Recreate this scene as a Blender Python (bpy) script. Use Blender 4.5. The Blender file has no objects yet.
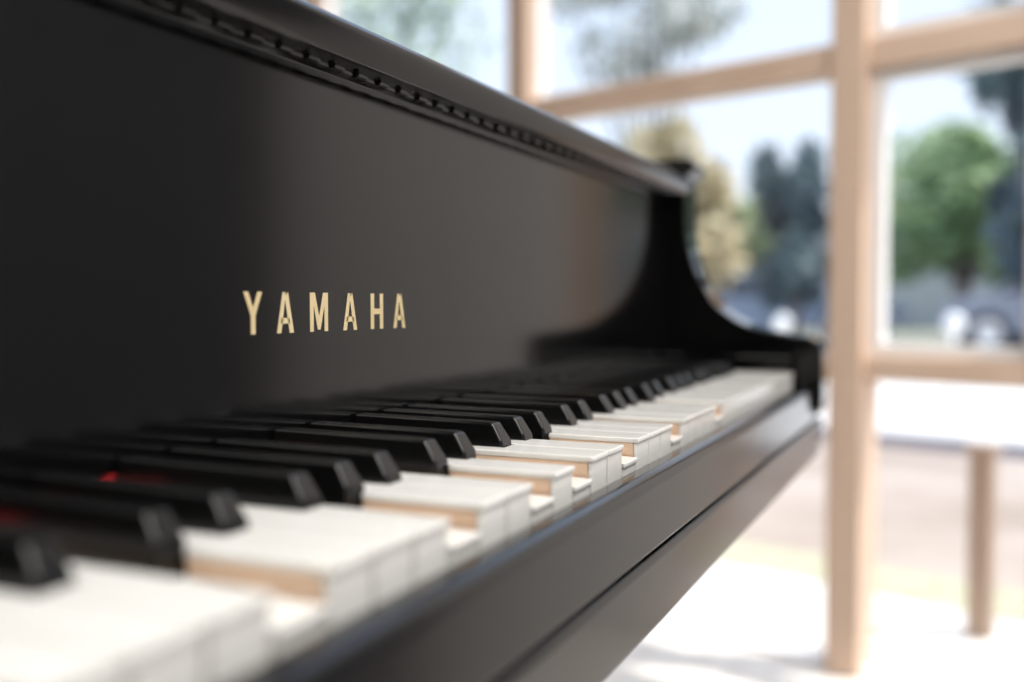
import bpy, bmesh, math, random
from mathutils import Vector, Matrix
random.seed(4)
scene = bpy.context.scene
D = bpy.data

# ---------------------------------------------------------------- materials
def mat(name, col, rough=0.5, metal=0.0, spec=0.5, emit=None, estr=0, coat=0.0):
    m = D.materials.new(name); m.use_nodes = True
    b = m.node_tree.nodes['Principled BSDF']
    b.inputs['Base Color'].default_value = (*col, 1)
    b.inputs['Roughness'].default_value = rough
    b.inputs['Metallic'].default_value = metal
    b.inputs['Specular IOR Level'].default_value = spec
    b.inputs['Coat Weight'].default_value = coat
    if emit:
        b.inputs['Emission Color'].default_value = (*emit, 1)
        b.inputs['Emission Strength'].default_value = estr
    return m

def noisy(name, c1, c2, scale=5, rough=0.6, stretch=(1,1,1), detail=4, spec=0.5, bump=0.0):
    m = mat(name, c1, rough, spec=spec)
    nt = m.node_tree; b = nt.nodes['Principled BSDF']
    tc = nt.nodes.new('ShaderNodeTexCoord'); mp = nt.nodes.new('ShaderNodeMapping')
    mp.inputs['Scale'].default_value = stretch
    n = nt.nodes.new('ShaderNodeTexNoise'); n.inputs['Scale'].default_value = scale
    n.inputs['Detail'].default_value = detail
    r = nt.nodes.new('ShaderNodeValToRGB')
    r.color_ramp.elements[0].position = 0.35; r.color_ramp.elements[1].position = 0.65
    r.color_ramp.elements[0].color = (*c1, 1); r.color_ramp.elements[1].color = (*c2, 1)
    nt.links.new(tc.outputs['Object'], mp.inputs['Vector'])
    nt.links.new(mp.outputs['Vector'], n.inputs['Vector'])
    nt.links.new(n.outputs['Fac'], r.inputs['Fac'])
    nt.links.new(r.outputs['Color'], b.inputs['Base Color'])
    if bump:
        bp = nt.nodes.new('ShaderNodeBump'); bp.inputs['Strength'].default_value = bump
        bp.inputs['Distance'].default_value = 0.01
        nt.links.new(n.outputs['Fac'], bp.inputs['Height'])
        nt.links.new(bp.outputs['Normal'], b.inputs['Normal'])
    return m

M_lacq = noisy('black_lacquer', (0.003,0.003,0.003), (0.004,0.004,0.004), 3, 0.10)
M_arm  = mat('black_polish', (0.002,0.002,0.002), 0.06)
M_fall = noisy('black_satin', (0.0028,0.0028,0.003), (0.0034,0.0034,0.0036), 2, 0.125)
M_slip = noisy('black_slip_satin', (0.004,0.004,0.0042), (0.005,0.005,0.0052), 2, 0.15)
M_bkey = noisy('ebony_key', (0.004,0.004,0.004), (0.006,0.006,0.006), 60, 0.22, (1,.1,1))
M_wkey = noisy('ivory_key', (0.87,0.86,0.82), (0.90,0.89,0.855), 20, 0.10)
M_wood = noisy('key_wood', (0.78,0.53,0.36), (0.86,0.63,0.45), 60, 0.6, (1,.08,1))
M_felt = noisy('red_felt', (0.75,0.01,0.02), (0.9,0.02,0.03), 300, 0.95)
M_gold = noisy('brass_inlay', (0.86,0.69,0.38), (0.92,0.76,0.45), 30, 0.42)
M_gold.node_tree.nodes['Principled BSDF'].inputs['Metallic'].default_value = 0.25
M_frame = noisy('window_wood', (0.70,0.51,0.385), (0.76,0.57,0.44), 6, 0.5, (1,1,.2))
M_white = noisy('white_paint', (0.80,0.80,0.80), (0.84,0.84,0.84), 5, 0.5)
M_wall = noisy('wall_paint', (0.34,0.33,0.33), (0.37,0.36,0.36), 2, 0.8)
M_walle = noisy('pale_wall_paint', (0.80,0.77,0.75), (0.83,0.80,0.78), 2, 0.8)
M_walls = noisy('grey_wall_paint', (0.22,0.22,0.23), (0.25,0.25,0.26), 2, 0.8)
M_ceil = noisy('ceiling_paint', (0.62,0.60,0.57), (0.66,0.64,0.60), 2, 0.9)
M_floor = noisy('floor_wood', (0.76,0.72,0.67), (0.84,0.80,0.75), 8, 0.35, (.3,3,1))
M_curt = noisy('grey_cloth', (0.24,0.24,0.26), (0.28,0.28,0.30), 40, 0.9)

# ---------------------------------------------------------------- helpers
def obj(name, bm, mats, parent=None, loc=None, smooth=False, bevel=0, seg=2, ang=35):
    me = D.meshes.new(name); bmesh.ops.recalc_face_normals(bm, faces=bm.faces[:])
    bm.to_mesh(me); bm.free()
    for m in mats: me.materials.append(m)
    o = D.objects.new(name, me); scene.collection.objects.link(o)
    if parent: o.parent = parent
    if loc: o.location = loc
    if bevel:
        md = o.modifiers.new('bevel','BEVEL'); md.width = bevel; md.segments = seg
        md.limit_method = 'ANGLE'; md.angle_limit = math.radians(ang)
        md.harden_normals = False
    if smooth or bevel:
        for p in me.polygons: p.use_smooth = True
        try:
            me.set_sharp_from_angle(angle=math.radians(40))
        except Exception: pass
        if bevel:
            w = o.modifiers.new('wn','WEIGHTED_NORMAL'); w.keep_sharp = False
            for e in me.edges: e.use_edge_sharp = False
    return o

def empty(name, loc=(0,0,0), rot=0):
    e = D.objects.new(name, None); scene.collection.objects.link(e)
    e.location = loc; e.rotation_euler = (0,0,rot); e.empty_display_size = .1
    return e

def addbox(bm, x0,x1,y0,y1,z0,z1, mi=0, M=None):
    vs = [Vector(v) for v in ((x0,y0,z0),(x1,y0,z0),(x1,y1,z0),(x0,y1,z0),(x0,y0,z1),(x1,y0,z1),(x1,y1,z1),(x0,y1,z1))]
    if M: vs = [M @ v for v in vs]
    v = [bm.verts.new(c) for c in vs]
    for f in ((0,3,2,1),(4,5,6,7),(0,1,5,4),(1,2,6,5),(2,3,7,6),(3,0,4,7)):
        fc = bm.faces.new([v[i] for i in f]); fc.material_index = mi

def prism(bm, pts, f0, f1, mi=0):
    """pts 2-D; f0,f1 map a point to 3-D for each cap"""
    a = [bm.verts.new(f0(*p)) for p in pts]; b = [bm.verts.new(f1(*p)) for p in pts]
    n = len(pts)
    fs = [bm.faces.new(a[::-1]), bm.faces.new(b)]
    for i in range(n):
        fs.append(bm.faces.new((a[i], a[(i+1)%n], b[(i+1)%n], b[i])))
    for f in fs: f.material_index = mi

def prism_x(bm, pts, x0, x1, mi=0):   # pts (y,z)
    prism(bm, pts, lambda y,z:(x0,y,z), lambda y,z:(x1,y,z), mi)
def prism_z(bm, pts, z0, z1, mi=0):
    prism(bm, pts, lambda x,y:(x,y,z0), lambda x,y:(x,y,z1), mi)

def smoothcurve(pts, n=6):
    out = []
    for i in range(len(pts)-1):
        p0 = Vector(pts[max(i-1,0)]); p1 = Vector(pts[i]); p2 = Vector(pts[i+1]); p3 = Vector(pts[min(i+2,len(pts)-1)])
        for k in range(n):
            t = k/n
            q = 0.5*((2*p1)+(-p0+p2)*t+(2*p0-5*p1+4*p2-p3)*t*t+(-p0+3*p1-3*p2+p3)*t**3)
            out.append((q.x,q.y))
    out.append(tuple(pts[-1]))
    return out

# ================================================================ PIANO
KZ = 0.72      # white key top height
piano = empty('grand_piano')
FB = 0.140     # fallboard face y

# --- white keys
W = 0.0235
blk_c = {0:.0195, 1:.047, 2:.0745, 4:.115, 5:.1435}
def black_center(i):
    c = i % 7
    if c not in blk_c: return None
    return (i//7)*7*W + blk_c[c]
pressed = {-22,-18,-14,-10,-6,-3,-1,2,6,11}
HB = 0.0079
bm = bmesh.new()
KEND = FB + .0055
for i in range(-26, 26):
    x0 = i*W+.0005; x1 = (i+1)*W-.0005
    lb = black_center(i-1) if i > -26 else None
    rb = black_center(i) if i < 25 else None
    def poly(e, yf):
        l = x0+e; r = x1-e
        bl = (lb+HB+e) if lb is not None else l
        br = (rb-HB-e) if rb is not None else r
        pts = [(l,yf),(r,yf)]
        if rb is not None: pts += [(r,.050-e),(br,.050-e)]
        pts += [(br,KEND),(bl,KEND)]
        if lb is not None: pts += [(bl,.050-e),(l,.050-e)]
        return pts
    dr = .0100 if i in pressed else random.uniform(0,.0003)
    def mk(z):
        return lambda x,y: (x,y, KZ + z - dr*(1-y/.25))
    prism(bm, poly(0,-.0012), mk(-.0026), mk(0), 0)
    prism(bm, [(x0+.0002,-.0002),(x1-.0002,-.0002),(x1-.0002,.0016),(x0+.0002,.0016)], mk(-.021), mk(-.0027), 0)
    prism(bm, poly(.0003,.0017), mk(-.023), mk(-.0027), 1)
obj('white_keys', bm, [M_wkey, M_wood], piano, bevel=.0006, seg=2)

# --- black keys
bm = bmesh.new()
for i in range(-26, 25):
    c = black_center(i)
    if c is None: continue
    yb = FB-.0008
    lo = [(c-.0066,.0505),(c+.0066,.0505),(c+.0066,yb),(c-.0066,yb)]
    mid= [(c-.0063,.0515),(c+.0063,.0515),(c+.0063,yb),(c-.0063,yb)]
    hi = [(c-.0049,.0575),(c+.0049,.0575),(c+.0049,yb),(c-.0049,yb)]
    rings = []
    for P,z in ((lo,-.012),(mid,.002),(hi,.0122)):
        rings.append([bm.verts.new((x,y,KZ+z-(.0008 if (z>.01 and y<.1) else 0))) for x,y in P])
    bm.faces.new(rings[0][::-1]); bm.faces.new(rings[2])
    for a,b in ((0,1),(1,2)):
        for k in range(4):
            bm.faces.new((rings[a][k],rings[a][(k+1)%4],rings[b][(k+1)%4],rings[b][k]))
obj('black_keys', bm, [M_bkey], piano, bevel=.0017, seg=4, ang=25)

# --- felt strip under the fallboard, above the key tails
bm = bmesh.new(); addbox(bm,-.612,.612,FB+.0002,FB+.012,KZ+.0006,KZ+.0056)
addbox(bm,-.612,.612,FB+.0058,FB+.012,KZ-.02,KZ+.0006)
obj('name_felt', bm, [M_felt], piano)

# --- fallboard with rolled nosing
XR = .633
prof = [(FB,KZ+.006),(FB,.9035),(FB-.001,.9075),(FB-.004,.9095),(FB-.018,.9095),(FB-.0215,.9085),(FB-.0235,.9100),
        (FB-.026,.914),(FB-.0285,.920),(FB-.0285,.9235),(FB-.026,.9265),(FB-.021,.928),(FB+.02,.930),(FB+.022,.928),(FB+.022,KZ+.006)]
bm = bmesh.new(); prism_x(bm, prof, -XR+.0005, XR-.0005)
obj('fallboard', bm, [M_fall], piano, bevel=.0008, seg=2, ang=30)
# hinge leaf in the fallboard roll; knuckles added to imitate the keys' wavy reflection
bm = bmesh.new()
addbox(bm,-XR+.002,XR-.002,FB-.0175,FB-.0045,.9088,.9096)
n=0; x=-XR+.008
while x < XR-.012:
    bmesh.ops.create_cone(bm, cap_ends=True, segments=12, radius1=.0022, radius2=.0022, depth=.0085,
        matrix=Matrix.Translation((x,FB-.011+(.0012 if n%2 else -.0012),.9084))@Matrix.Rotation(math.pi/2,4,'Y'))
    x += .0105; n+=1
obj('hinge_and_key_reflection', bm, [mat('dark_hinge_reflection',(.012,.012,.012),.12)], piano, smooth=True)

# --- logo lettering (condensed grotesque capitals, built stroke by stroke)
H = .0196; S = .0033; yL = FB-.00015
bm = bmesh.new()
def lp(pts, ox, oz):
    prism(bm, pts, lambda x,z:(ox+x,FB+.0002,oz+z), lambda x,z:(ox+x,yL,oz+z))
def letA(ox,oz,w=.0132):
    c = w/2; t=.0021
    lp([(0,0),(S,0),(c+.0002,H-.0015),(c+t-.0002,H),(c-t,H)],ox,oz)
    lp([(w,0),(c+t,H),(c-.0001,H),(c-.0001,H-.0035),(w-S,0)],ox,oz)
    lp([(.003,.0045),(w-.003,.0045),(w-.0037,.0072),(.0037,.0072)],ox,oz)
def letY(ox,oz,w=.0132):
    c=w/2; s=S/2
    lp([(c-s,0),(c+s,0),(c+s,.0085),(w,H),(w-S,H),(c,.0122),(S,H),(0,H),(c-s,.0085)],ox,oz)
def letM(ox,oz,w=.0155):
    c=w/2; s=.0031
    lp([(0,0),(s,0),(s,.0135),(c-.0012,0.001),(c+.0012,.001),(w-s,.0135),(w-s,0),(w,0),(w,H),(w-.0042,H),(c,.0075),(.0042,H),(0,H)],ox,oz)
def letH(ox,oz,w=.0128):
    s=.0034
    lp([(0,0),(s,0),(s,.0082),(w-s,.0082),(w-s,0),(w,0),(w,H),(w-s,H),(w-s,.0112),(s,.0112),(s,H),(0,H)],ox,oz)
LZ = .7770; lx = -.0735
letY(lx,LZ); letA(lx+.0240,LZ); letM(lx+.0504,LZ); letA(lx+.0797,LZ); letH(lx+.1065,LZ); letA(lx+.1305,LZ)
obj('logo_lettering', bm, [M_gold], piano)

# --- arms (S-curved cheeks), both ends
curve = smoothcurve([(.118,.905),(.116,.862),(.105,.822),(.083,.789),(.050,.7675),(.012,.7585),(-.008,.7565)], 7)
fr = [(-.017,.7545),(-.0235,.7495),(-.0265,.742)]
armprof = [(.125,.948),(.116,.9475),(.110,.944),(.108,.939),(.110,.934),(.116,.930),(.118,.92)] + curve + fr + \
          [(-.0268,.690),(-.0255,.681),(-.021,.6745),(-.012,.672),(.30,.672),(.30,.945)]
for nm,(a,b) in {'treble_arm':(.633,.683),'bass_arm':(-.683,-.633)}.items():
    bm = bmesh.new(); prism_x(bm, armprof, a, b)
    obj(nm, bm, [M_arm], piano, bevel=.0025, seg=4, ang=50)
# --- key blocks
for nm,(a,b) in {'treble_key_block':(.6125,.6325),'bass_key_block':(-.6325,-.6125)}.items():
    bm = bmesh.new(); addbox(bm,a,b,.002,FB-.0008,KZ-.03,KZ+.017)
    obj(nm, bm, [M_arm], piano, bevel=.003, seg=3)

# --- key slip and keybed
sp = [(-.0035,.6685),(-.0035,.7045),(-.0050,.7060),(-.0125,.7060),(-.0165,.7045),(-.0188,.7005),(-.0200,.6705),(-.0185,.6685)]
bm = bmesh.new(); prism_x(bm, sp, -.6325, .6325)
obj('key_slip', bm, [M_slip], piano, bevel=.0010, seg=3, ang=15)
bm = bmesh.new()
bp = [(.02,.626),(-.0160,.626),(-.0190,.630),(-.0215,.665),(-.0200,.668),(.02,.668)]
prism_x(bm, bp, -.683, .683)
addbox(bm,-.683,.683,.0205,1.0,.626,.672)
obj('keybed', bm, [M_slip], piano, bevel=.0012, seg=2, ang=15)

# --- case rim, lid, legs, pedal lyre
outline = [(-.683,.30),(-.683,1.45),(-.62,1.60),(-.48,1.68),(-.32,1.66),(-.20,1.55),(-.08,1.38),(.10,1.25),(.35,1.18),(.55,1.08),(.66,.90),(.683,.70),(.683,.30)]
ol = smoothcurve(outline,4)
inner = []
for k,(x,y) in enumerate(ol):
    p = Vector(ol[max(k-1,0)]); q = Vector(ol[min(k+1,len(ol)-1)]); t=(q-p).normalized(); n=Vector((t.y,-t.x))
    inner.append((x+n.x*.045,y+n.y*.045))
bm = bmesh.new()
for k in range(len(ol)-1):
    a,b,c,d = ol[k],ol[k+1],inner[k+1],inner[k]
    prism_z(bm,[a,b,c,d],.64,.93)
bmesh.ops.remove_doubles(bm, verts=bm.verts[:], dist=1e-5)
obj('case_rim', bm, [M_lacq], piano)
bm = bmesh.new(); prism_z(bm,[(-.66,.22)]+[(x*1.01,y*1.005) for x,y in ol]+[(.66,.22)],.9485,.966)
obj('top_lid', bm, [M_lacq], piano, bevel=.005, seg=3)
bm = bmesh.new(); addbox(bm,-.63,.63,FB+.0225,.30,.64,.925)
obj('pin_block_cover', bm, [M_lacq], piano)
for k,(x,y) in enumerate(((-.52,.36),(.52,.36),(-.42,1.45))):
    bm = bmesh.new()
    rings=[]
    for z,w in ((.626,.065),(.56,.065),(.55,.055),(.10,.036),(.09,.045),(.075,.045)):
        rings.append([bm.verts.new((x+sx*w,y+sy*w,z)) for sx,sy in ((-1,-1),(1,-1),(1,1),(-1,1))])
    for a,b in zip(rings,rings[1:]):
        for j in range(4): bm.faces.new((a[j],a[(j+1)%4],b[(j+1)%4],b[j]))
    bm.faces.new(rings[0]); bm.faces.new(rings[-1][::-1])
    bmesh.ops.create_cone(bm,cap_ends=True,segments=24,radius1=.03,radius2=.03,depth=.025,matrix=Matrix.Translation((x,y,.03))@Matrix.Rotation(math.pi/2,4,'X'))
    addbox(bm,x-.01,x+.01,y-.01,y+.01,.03,.08)
    obj('leg_%d'%(k+1), bm, [M_lacq], piano)
bm = bmesh.new()
addbox(bm,-.10,-.07,.42,.46,.12,.626); addbox(bm,.07,.10,.42,.46,.12,.626); addbox(bm,-.15,.15,.38,.50,.06,.12)
for x in (-.07,0,.07): addbox(bm,x-.012,x+.012,.27,.40,.075,.083,1)
obj('pedal_lyre', bm, [M_lacq,M_gold], piano)

# ================================================================ ROOM (rotated against the piano)
P0 = Vector((1.776,.059,0)); ang = math.atan2(-.303,.953)
R = Matrix.Translation(P0) @ Matrix.Rotation(ang,4,'Z')    # local x = outward, local y = along the window wall
A0,A1 = -3.2,4.6; B0=-5.5; HC=2.9
def rbox(name, boxes, mats, bevel=0):
    bm = bmesh.new()
    for b in boxes: addbox(bm,*b[:6], mi=(b[6] if len(b)>6 else 0), M=R)
    return obj(name,bm,mats,bevel=bevel)
rbox('floor',[(B0,.06,A0,A1,-.1,0)],[M_floor])
rbox('ceiling',[(B0,.12,A0,A1,HC,HC+.12)],[M_ceil])
rbox('wall_south',[(B0,.12,A0-.12,A0,0,HC)],[M_walls])
rbox('wall_north',[(B0,.12,A1,A1+.12,0,HC)],[M_wall])
rbox('wall_west',[(B0-.12,B0,A0-.12,A1+.12,0,HC)],[M_wall])
AS=-.40      # south end of the glazing
rbox('wall_east',[(0,.12,A0,AS-.038,0,HC),(0,.12,3.72,A1,0,HC),(0,.12,AS-.038,3.72,2.72,HC)],[M_walle])
posts = [AS]+[.92*k for k in range(5)]
bars=[]
for a in posts: bars.append((-.02,.075,a-.037,a+.037,0,2.72))
for k in range(5):
    a0=posts[k]+.037; a1=posts[k+1]-.037
    for z,h in ((.655,.026),(1.307,.030),(2.0,.030),(2.69,.03)):
        bars.append((-.005,.065,a0,a1,z-h,z+h))
rbox('window_1',bars,[M_frame],bevel=.004)
# white sashes
sb=[]
for k in range(5):
    a0=posts[k]+.0372; a1=posts[k+1]-.0372
    for z0,z1 in ((.682,1.276),(1.338,1.969)):
        w=.024 if k==0 else .007
        sb += [(.02,.055,a0,a0+w,z0,z1),(.02,.055,a1-w,a1,z0,z1),(.02,.055,a0+w,a1-w,z0,z0+w),(.02,.055,a0+w,a1-w,z1-w,z1)]
    sb.append((0,.06,a0,a1,0,.012))
rbox('window_2',sb,[M_white])
rbox('baseboard_south',[(B0,0,A0,A0+.015,0,.1)],[M_white])
# unseen dark drape added to darken the fallboard's reflection, hung from a rod
cur = empty('reflection_curtain', tuple(P0), ang)
bm=bmesh.new(); N=220; prev=None
for k in range(N+1):
    a=-3.05+(-1.15+3.05)*k/N; b=-.10+.028*math.sin(a*62)+.008*math.sin(a*23)
    v0=bm.verts.new((b,a,.02)); v1=bm.verts.new((b*.9-.01,a,2.60))
    if prev: bm.faces.new((prev[0],v0,v1,prev[1]))
    prev=(v0,v1)
obj('reflection_cloth',bm,[M_curt],cur,smooth=True)
bm=bmesh.new(); bmesh.ops.create_cone(bm,cap_ends=True,segments=16,radius1=.014,radius2=.014,depth=2.15,matrix=Matrix.Translation((-.10,-2.05,2.612))@Matrix.Rotation(math.pi/2,4,'X'))
for a in (-3.0,-1.1): addbox(bm,-.10,0,a-.01,a+.01,2.605,2.62)
obj('rod',bm,[M_frame],cur)

# unseen area lights added below the ceiling to brighten the keys
def fill_panel(x,y,sx,sy,p):
    l = D.lights.new('unseen_fill_light','AREA'); l.shape='RECTANGLE'; l.size=sx; l.size_y=sy; l.energy=p; l.color=(1,.975,.95)
    o = D.objects.new('unseen_fill_light',l); scene.collection.objects.link(o)
    o.location=(x,y,HC-.05); o.rotation_euler=(0,0,ang)
fill_panel(-.1,-1.2,1.6,1.6,84)
fill_panel(-1.6,.8,1.2,1.2,25)

# ================================================================ OUTSIDE
M_conc = noisy('concrete', (.70,.67,.63), (.80,.77,.73), 2, .9)
M_grass= noisy('grass', (.44,.43,.29), (.54,.52,.38), 12, .95)
M_pave = noisy('tan_paving', (.36,.285,.235), (.50,.42,.365), 1.3, .9)
M_kerb = noisy('dark_kerb', (.05,.04,.06), (.08,.07,.09), 3, .9)
M_asph = noisy('asphalt', (.36,.36,.39), (.46,.46,.49), 3, .9)
rbox('ground',[(.121,.62,-8,14,-.08,-.003,0),(.62,.92,-8,14,-.08,-.003,1),(.92,3.45,-10,16,-.08,-.003,2),(3.45,4.0,-12,18,-.08,-.003,3),
  (4.0,8.5,-15,22,-.08,-.003,0),(8.5,19,-30,40,-.08,-.003,4),(19,60,-60,70,-.08,-.003,1)],[M_conc,M_grass,M_pave,M_kerb,M_asph])

# low wooden garden posts
M_fw = noisy('fence_wood',(.38,.28,.21),(.48,.36,.28),10,.8,(1,1,.2))
rbox('garden_post',[(.43,.48,-.165,-.115,-.003,.44),(.422,.488,-.173,-.107,.44,.455)],[M_fw])

# trees
def tree(name, x,y, trunk_h, cz, rx, rz, n, c1, c2, leaf=.16, tr=.12, bark=(.10,.08,.07)):
    bm = bmesh.new()
    def limb(p,q,r0,r1):
        d=(q-p); L=d.length; rot=d.to_track_quat('Z','Y').to_matrix().to_4x4()
        bmesh.ops.create_cone(bm,cap_ends=True,segments=8,radius1=r0,radius2=r1,depth=L,matrix=Matrix.Translation((p+q)/2)@rot)
    limb(Vector((0,0,0)),Vector((.05,0,trunk_h)),tr,tr*.7)
    tips=[]
    for k in range(9):
        a=k*2.4; rr=random.uniform(.35,.8)
        q=Vector((math.cos(a)*rx*rr,math.sin(a)*rx*rr,cz+random.uniform(-.7,.8)*rz))
        limb(Vector((.05,0,trunk_h-.1)),q,tr*.5,tr*.15); tips.append(q)
    tips.append(Vector((0,0,cz+rz*.5)))
    for f in bm.faces: f.material_index=0
    for _ in range(n):
        t=random.choice(tips)
        while True:
            v=Vector((random.uniform(-1,1),random.uniform(-1,1),random.uniform(-1,1)))
            if v.length<1: break
        p=t+Vector((v.x*rx*.42,v.y*rx*.42,v.z*rz*.40))
        u=Vector((random.gauss(0,1),random.gauss(0,1),random.gauss(0,1))).normalized()
        w=u.orthogonal().normalized(); s=leaf*random.uniform(.6,1.3)
        vs=[bm.verts.new(p+u*s),bm.verts.new(p+w*s*.6),bm.verts.new(p-u*s),bm.verts.new(p-w*s*.6)]
        f=bm.faces.new(vs); f.material_index=1
    ml=noisy(name+'_leaf',c1,c2,1.2,.7); mb=noisy(name+'_bark',bark,tuple(c*1.6 for c in bark),8,.9)
    return obj(name,bm,[mb,ml],loc=(x,y,-.002))
tree('green_tree',19.6,-.25,1.3,2.5,1.4,1.7,1900,(.13,.22,.09),(.32,.43,.20))
tree('green_tree',25.5,-.1,2,3.6,1.9,1.6,1500,(.26,.38,.20),(.46,.56,.34))
tree('dark_tree',13.9,-1.25,1.2,3.0,1.0,2.0,2300,(.08,.11,.14),(.16,.22,.22),tr=.26,bark=(.08,.08,.11))
tree('conifer_tree',16.3,2.30,.8,1.9,.62,1.3,1500,(.12,.15,.18),(.21,.28,.28))
tree('olive_tree',22.8,3.9,.8,2.3,1.2,1.3,1500,(.28,.33,.17),(.46,.51,.29))
tree('yellow_tree',15.6,4.05,1.2,2.5,1.05,1.5,1300,(.50,.42,.25),(.72,.62,.40),bark=(.25,.2,.16))
tree('yellow_tree',23.5,6.9,1.2,3.3,1.7,2.1,1300,(.42,.44,.29),(.60,.59,.44))
tree('pale_tree',12.5,8.2,1.5,4.8,2.2,2.4,1800,(.40,.50,.40),(.60,.68,.58))
tree('brown_tree',19.8,5.9,2.4,7.0,2.0,1.6,1400,(.42,.43,.38),(.60,.61,.55))
tree('pale_tree',17,-6,1.5,4.2,3,2.4,3000,(.20,.28,.14),(.32,.42,.24))

# buildings across the street
def building(name,x,y,w,d,h,rot,col):
    e=empty(name,(x,y,-.003),rot)
    bm=bmesh.new(); addbox(bm,-d/2,d/2,-w/2,w/2,0,h)
    obj('walls',bm,[noisy(name+'_wall',col,tuple(c*1.1 for c in col),1,.9)],e)
    bm=bmesh.new(); prism(bm,[(-w/2-.3,h),(w/2+.3,h),(0,h+w*.18)],lambda a,z:(-d/2-.3,a,z),lambda a,z:(d/2+.3,a,z))
    obj('roof',bm,[noisy(name+'_roof',(.30,.31,.35),(.38,.39,.42),4,.9)],e)
    bm=bmesh.new()
    n=int(w/1.6)
    for k in range(n):
        a=-w/2+ (k+.5)*w/n
        for z in [zz for zz in (1.0,3.6) if zz+1.2<h]:
            addbox(bm,-d/2-.04,-d/2-.001,a-.4,a+.4,z,z+1.2)
    obj('panes',bm,[mat(name+'_pane',(.12,.15,.19),.1)],e)
building('house',31,10.6,8,6,3.9,ang,(.70,.62,.54))
building('house',33,1.0,9,6,2.2,ang,(.42,.46,.52))
building('house',28,-9.5,8,6,3.4,ang,(.45,.42,.40))

# cars
def car(name,x,y,rot,col):
    e=empty(name,(x,y,-.003),rot)
    bm=bmesh.new()
    body=[(-2.1,.28),(-2.15,.62),(-2.0,.80),(-1.35,.86),(-.75,1.30),(.75,1.36),(1.35,.95),(2.0,.84),(2.15,.58),(2.1,.28)]
    prism(bm,body,lambda a,z:(-.82,a,z),lambda a,z:(.82,a,z))
    obj('body',bm,[mat(name+'_paint',col,.3)],e,bevel=.08,seg=3)
    bm=bmesh.new()
    gl=[(-1.2,.90),(-.70,1.24),(.70,1.29),(1.18,.95)]
    prism(bm,gl,lambda a,z:(-.835,a,z),lambda a,z:(.835,a,z))
    obj('side_glass',bm,[mat(name+'_glass',(.05,.06,.08),.08)],e)
    bm=bmesh.new()
    for a in (-1.35,1.35):
        for s in (-.72,.72):
            bmesh.ops.create_cone(bm,cap_ends=True,segments=24,radius1=.32,radius2=.32,depth=.22,matrix=Matrix.Translation((s,a,.32))@Matrix.Rotation(math.pi/2,4,'Y'))
    obj('tyres',bm,[mat(name+'_tyre',(.03,.03,.03),.8)],e)
    bm=bmesh.new()
    for a in (-1.35,1.35):
        for s in (-.835,.835):
            bmesh.ops.create_cone(bm,cap_ends=True,segments=20,radius1=.2,radius2=.2,depth=.02,matrix=Matrix.Translation((s,a,.32))@Matrix.Rotation(math.pi/2,4,'Y'))
    obj('hubcaps',bm,[mat(name+'_hub',(.8,.8,.8),.25,.8)],e)
car('parked_car',19.2,2.9,ang,(.26,.32,.42))
car('parked_car',16.8,-2.1,ang,(.34,.36,.42))
car('parked_car',19.0,9.5,ang,(.35,.36,.40))

# glowing globes on posts, added in place of bright out-of-focus glints
M_glow = mat('glint_globe',(.9,.9,.9),.3,emit=(1,1,1),estr=.15)
for x,y,h in ((7.7,-.12,.64),(8.9,1.32,.61)):
    bm=bmesh.new()
    bmesh.ops.create_cone(bm,cap_ends=True,segments=16,radius1=.02,radius2=.02,depth=h-.05,matrix=Matrix.Translation((0,0,(h-.05)/2)))
    nf=len(bm.faces)
    bmesh.ops.create_uvsphere(bm,u_segments=16,v_segments=10,radius=.075,matrix=Matrix.Translation((0,0,h)))
    bm.faces.ensure_lookup_table()
    for f in bm.faces[nf:]: f.material_index=1
    obj('glint_stand_in',bm,[mat('glint_post',(.5,.5,.5),.5),M_glow],loc=(x,y,-.003),smooth=True)

# ================================================================ LIGHT
w = D.worlds.new('sky'); scene.world = w; w.use_nodes=True
nt=w.node_tree; bg=nt.nodes['Background']
tc=nt.nodes.new('ShaderNodeTexCoord'); sep=nt.nodes.new('ShaderNodeSeparateXYZ'); rp=nt.nodes.new('ShaderNodeValToRGB')
nt.links.new(tc.outputs['Generated'],sep.inputs[0]); nt.links.new(sep.outputs['Z'],rp.inputs['Fac']); nt.links.new(rp.outputs['Color'],bg.inputs['Color'])
rp.color_ramp.elements[0].color=(.80,.89,1,1); rp.color_ramp.elements[1].color=(.45,.65,1,1)
bg.inputs['Strength'].default_value=1.2
sun=D.lights.new('sun','SUN'); sun.energy=4.8; sun.angle=math.radians(1); sun.color=(1,.96,.90)
so=D.objects.new('sun',sun); scene.collection.objects.link(so)
Lv=Vector((.303,.953,0)); Nv=Vector((.953,-.303,0))
tv=(Lv*.35-Nv*.22+Vector((0,0,-.8))).normalized()
so.rotation_euler=tv.to_track_quat('-Z','Y').to_euler(); so.location=(4,-4,6)

# ================================================================ CAMERA
cam=D.cameras.new('camera'); co=D.objects.new('camera',cam); scene.collection.objects.link(co)
cam.lens=35; cam.sensor_width=36; cam.clip_start=.01; cam.clip_end=300
co.location=(-.434,-.155,.7915)
co.rotation_euler=(math.radians(90-2.2),0,math.radians(24.2-90))
cam.dof.use_dof=True; cam.dof.focus_distance=.515; cam.dof.aperture_fstop=2.8
scene.camera=co
scene.view_settings.view_transform='Standard'
scene.view_settings.exposure=.08
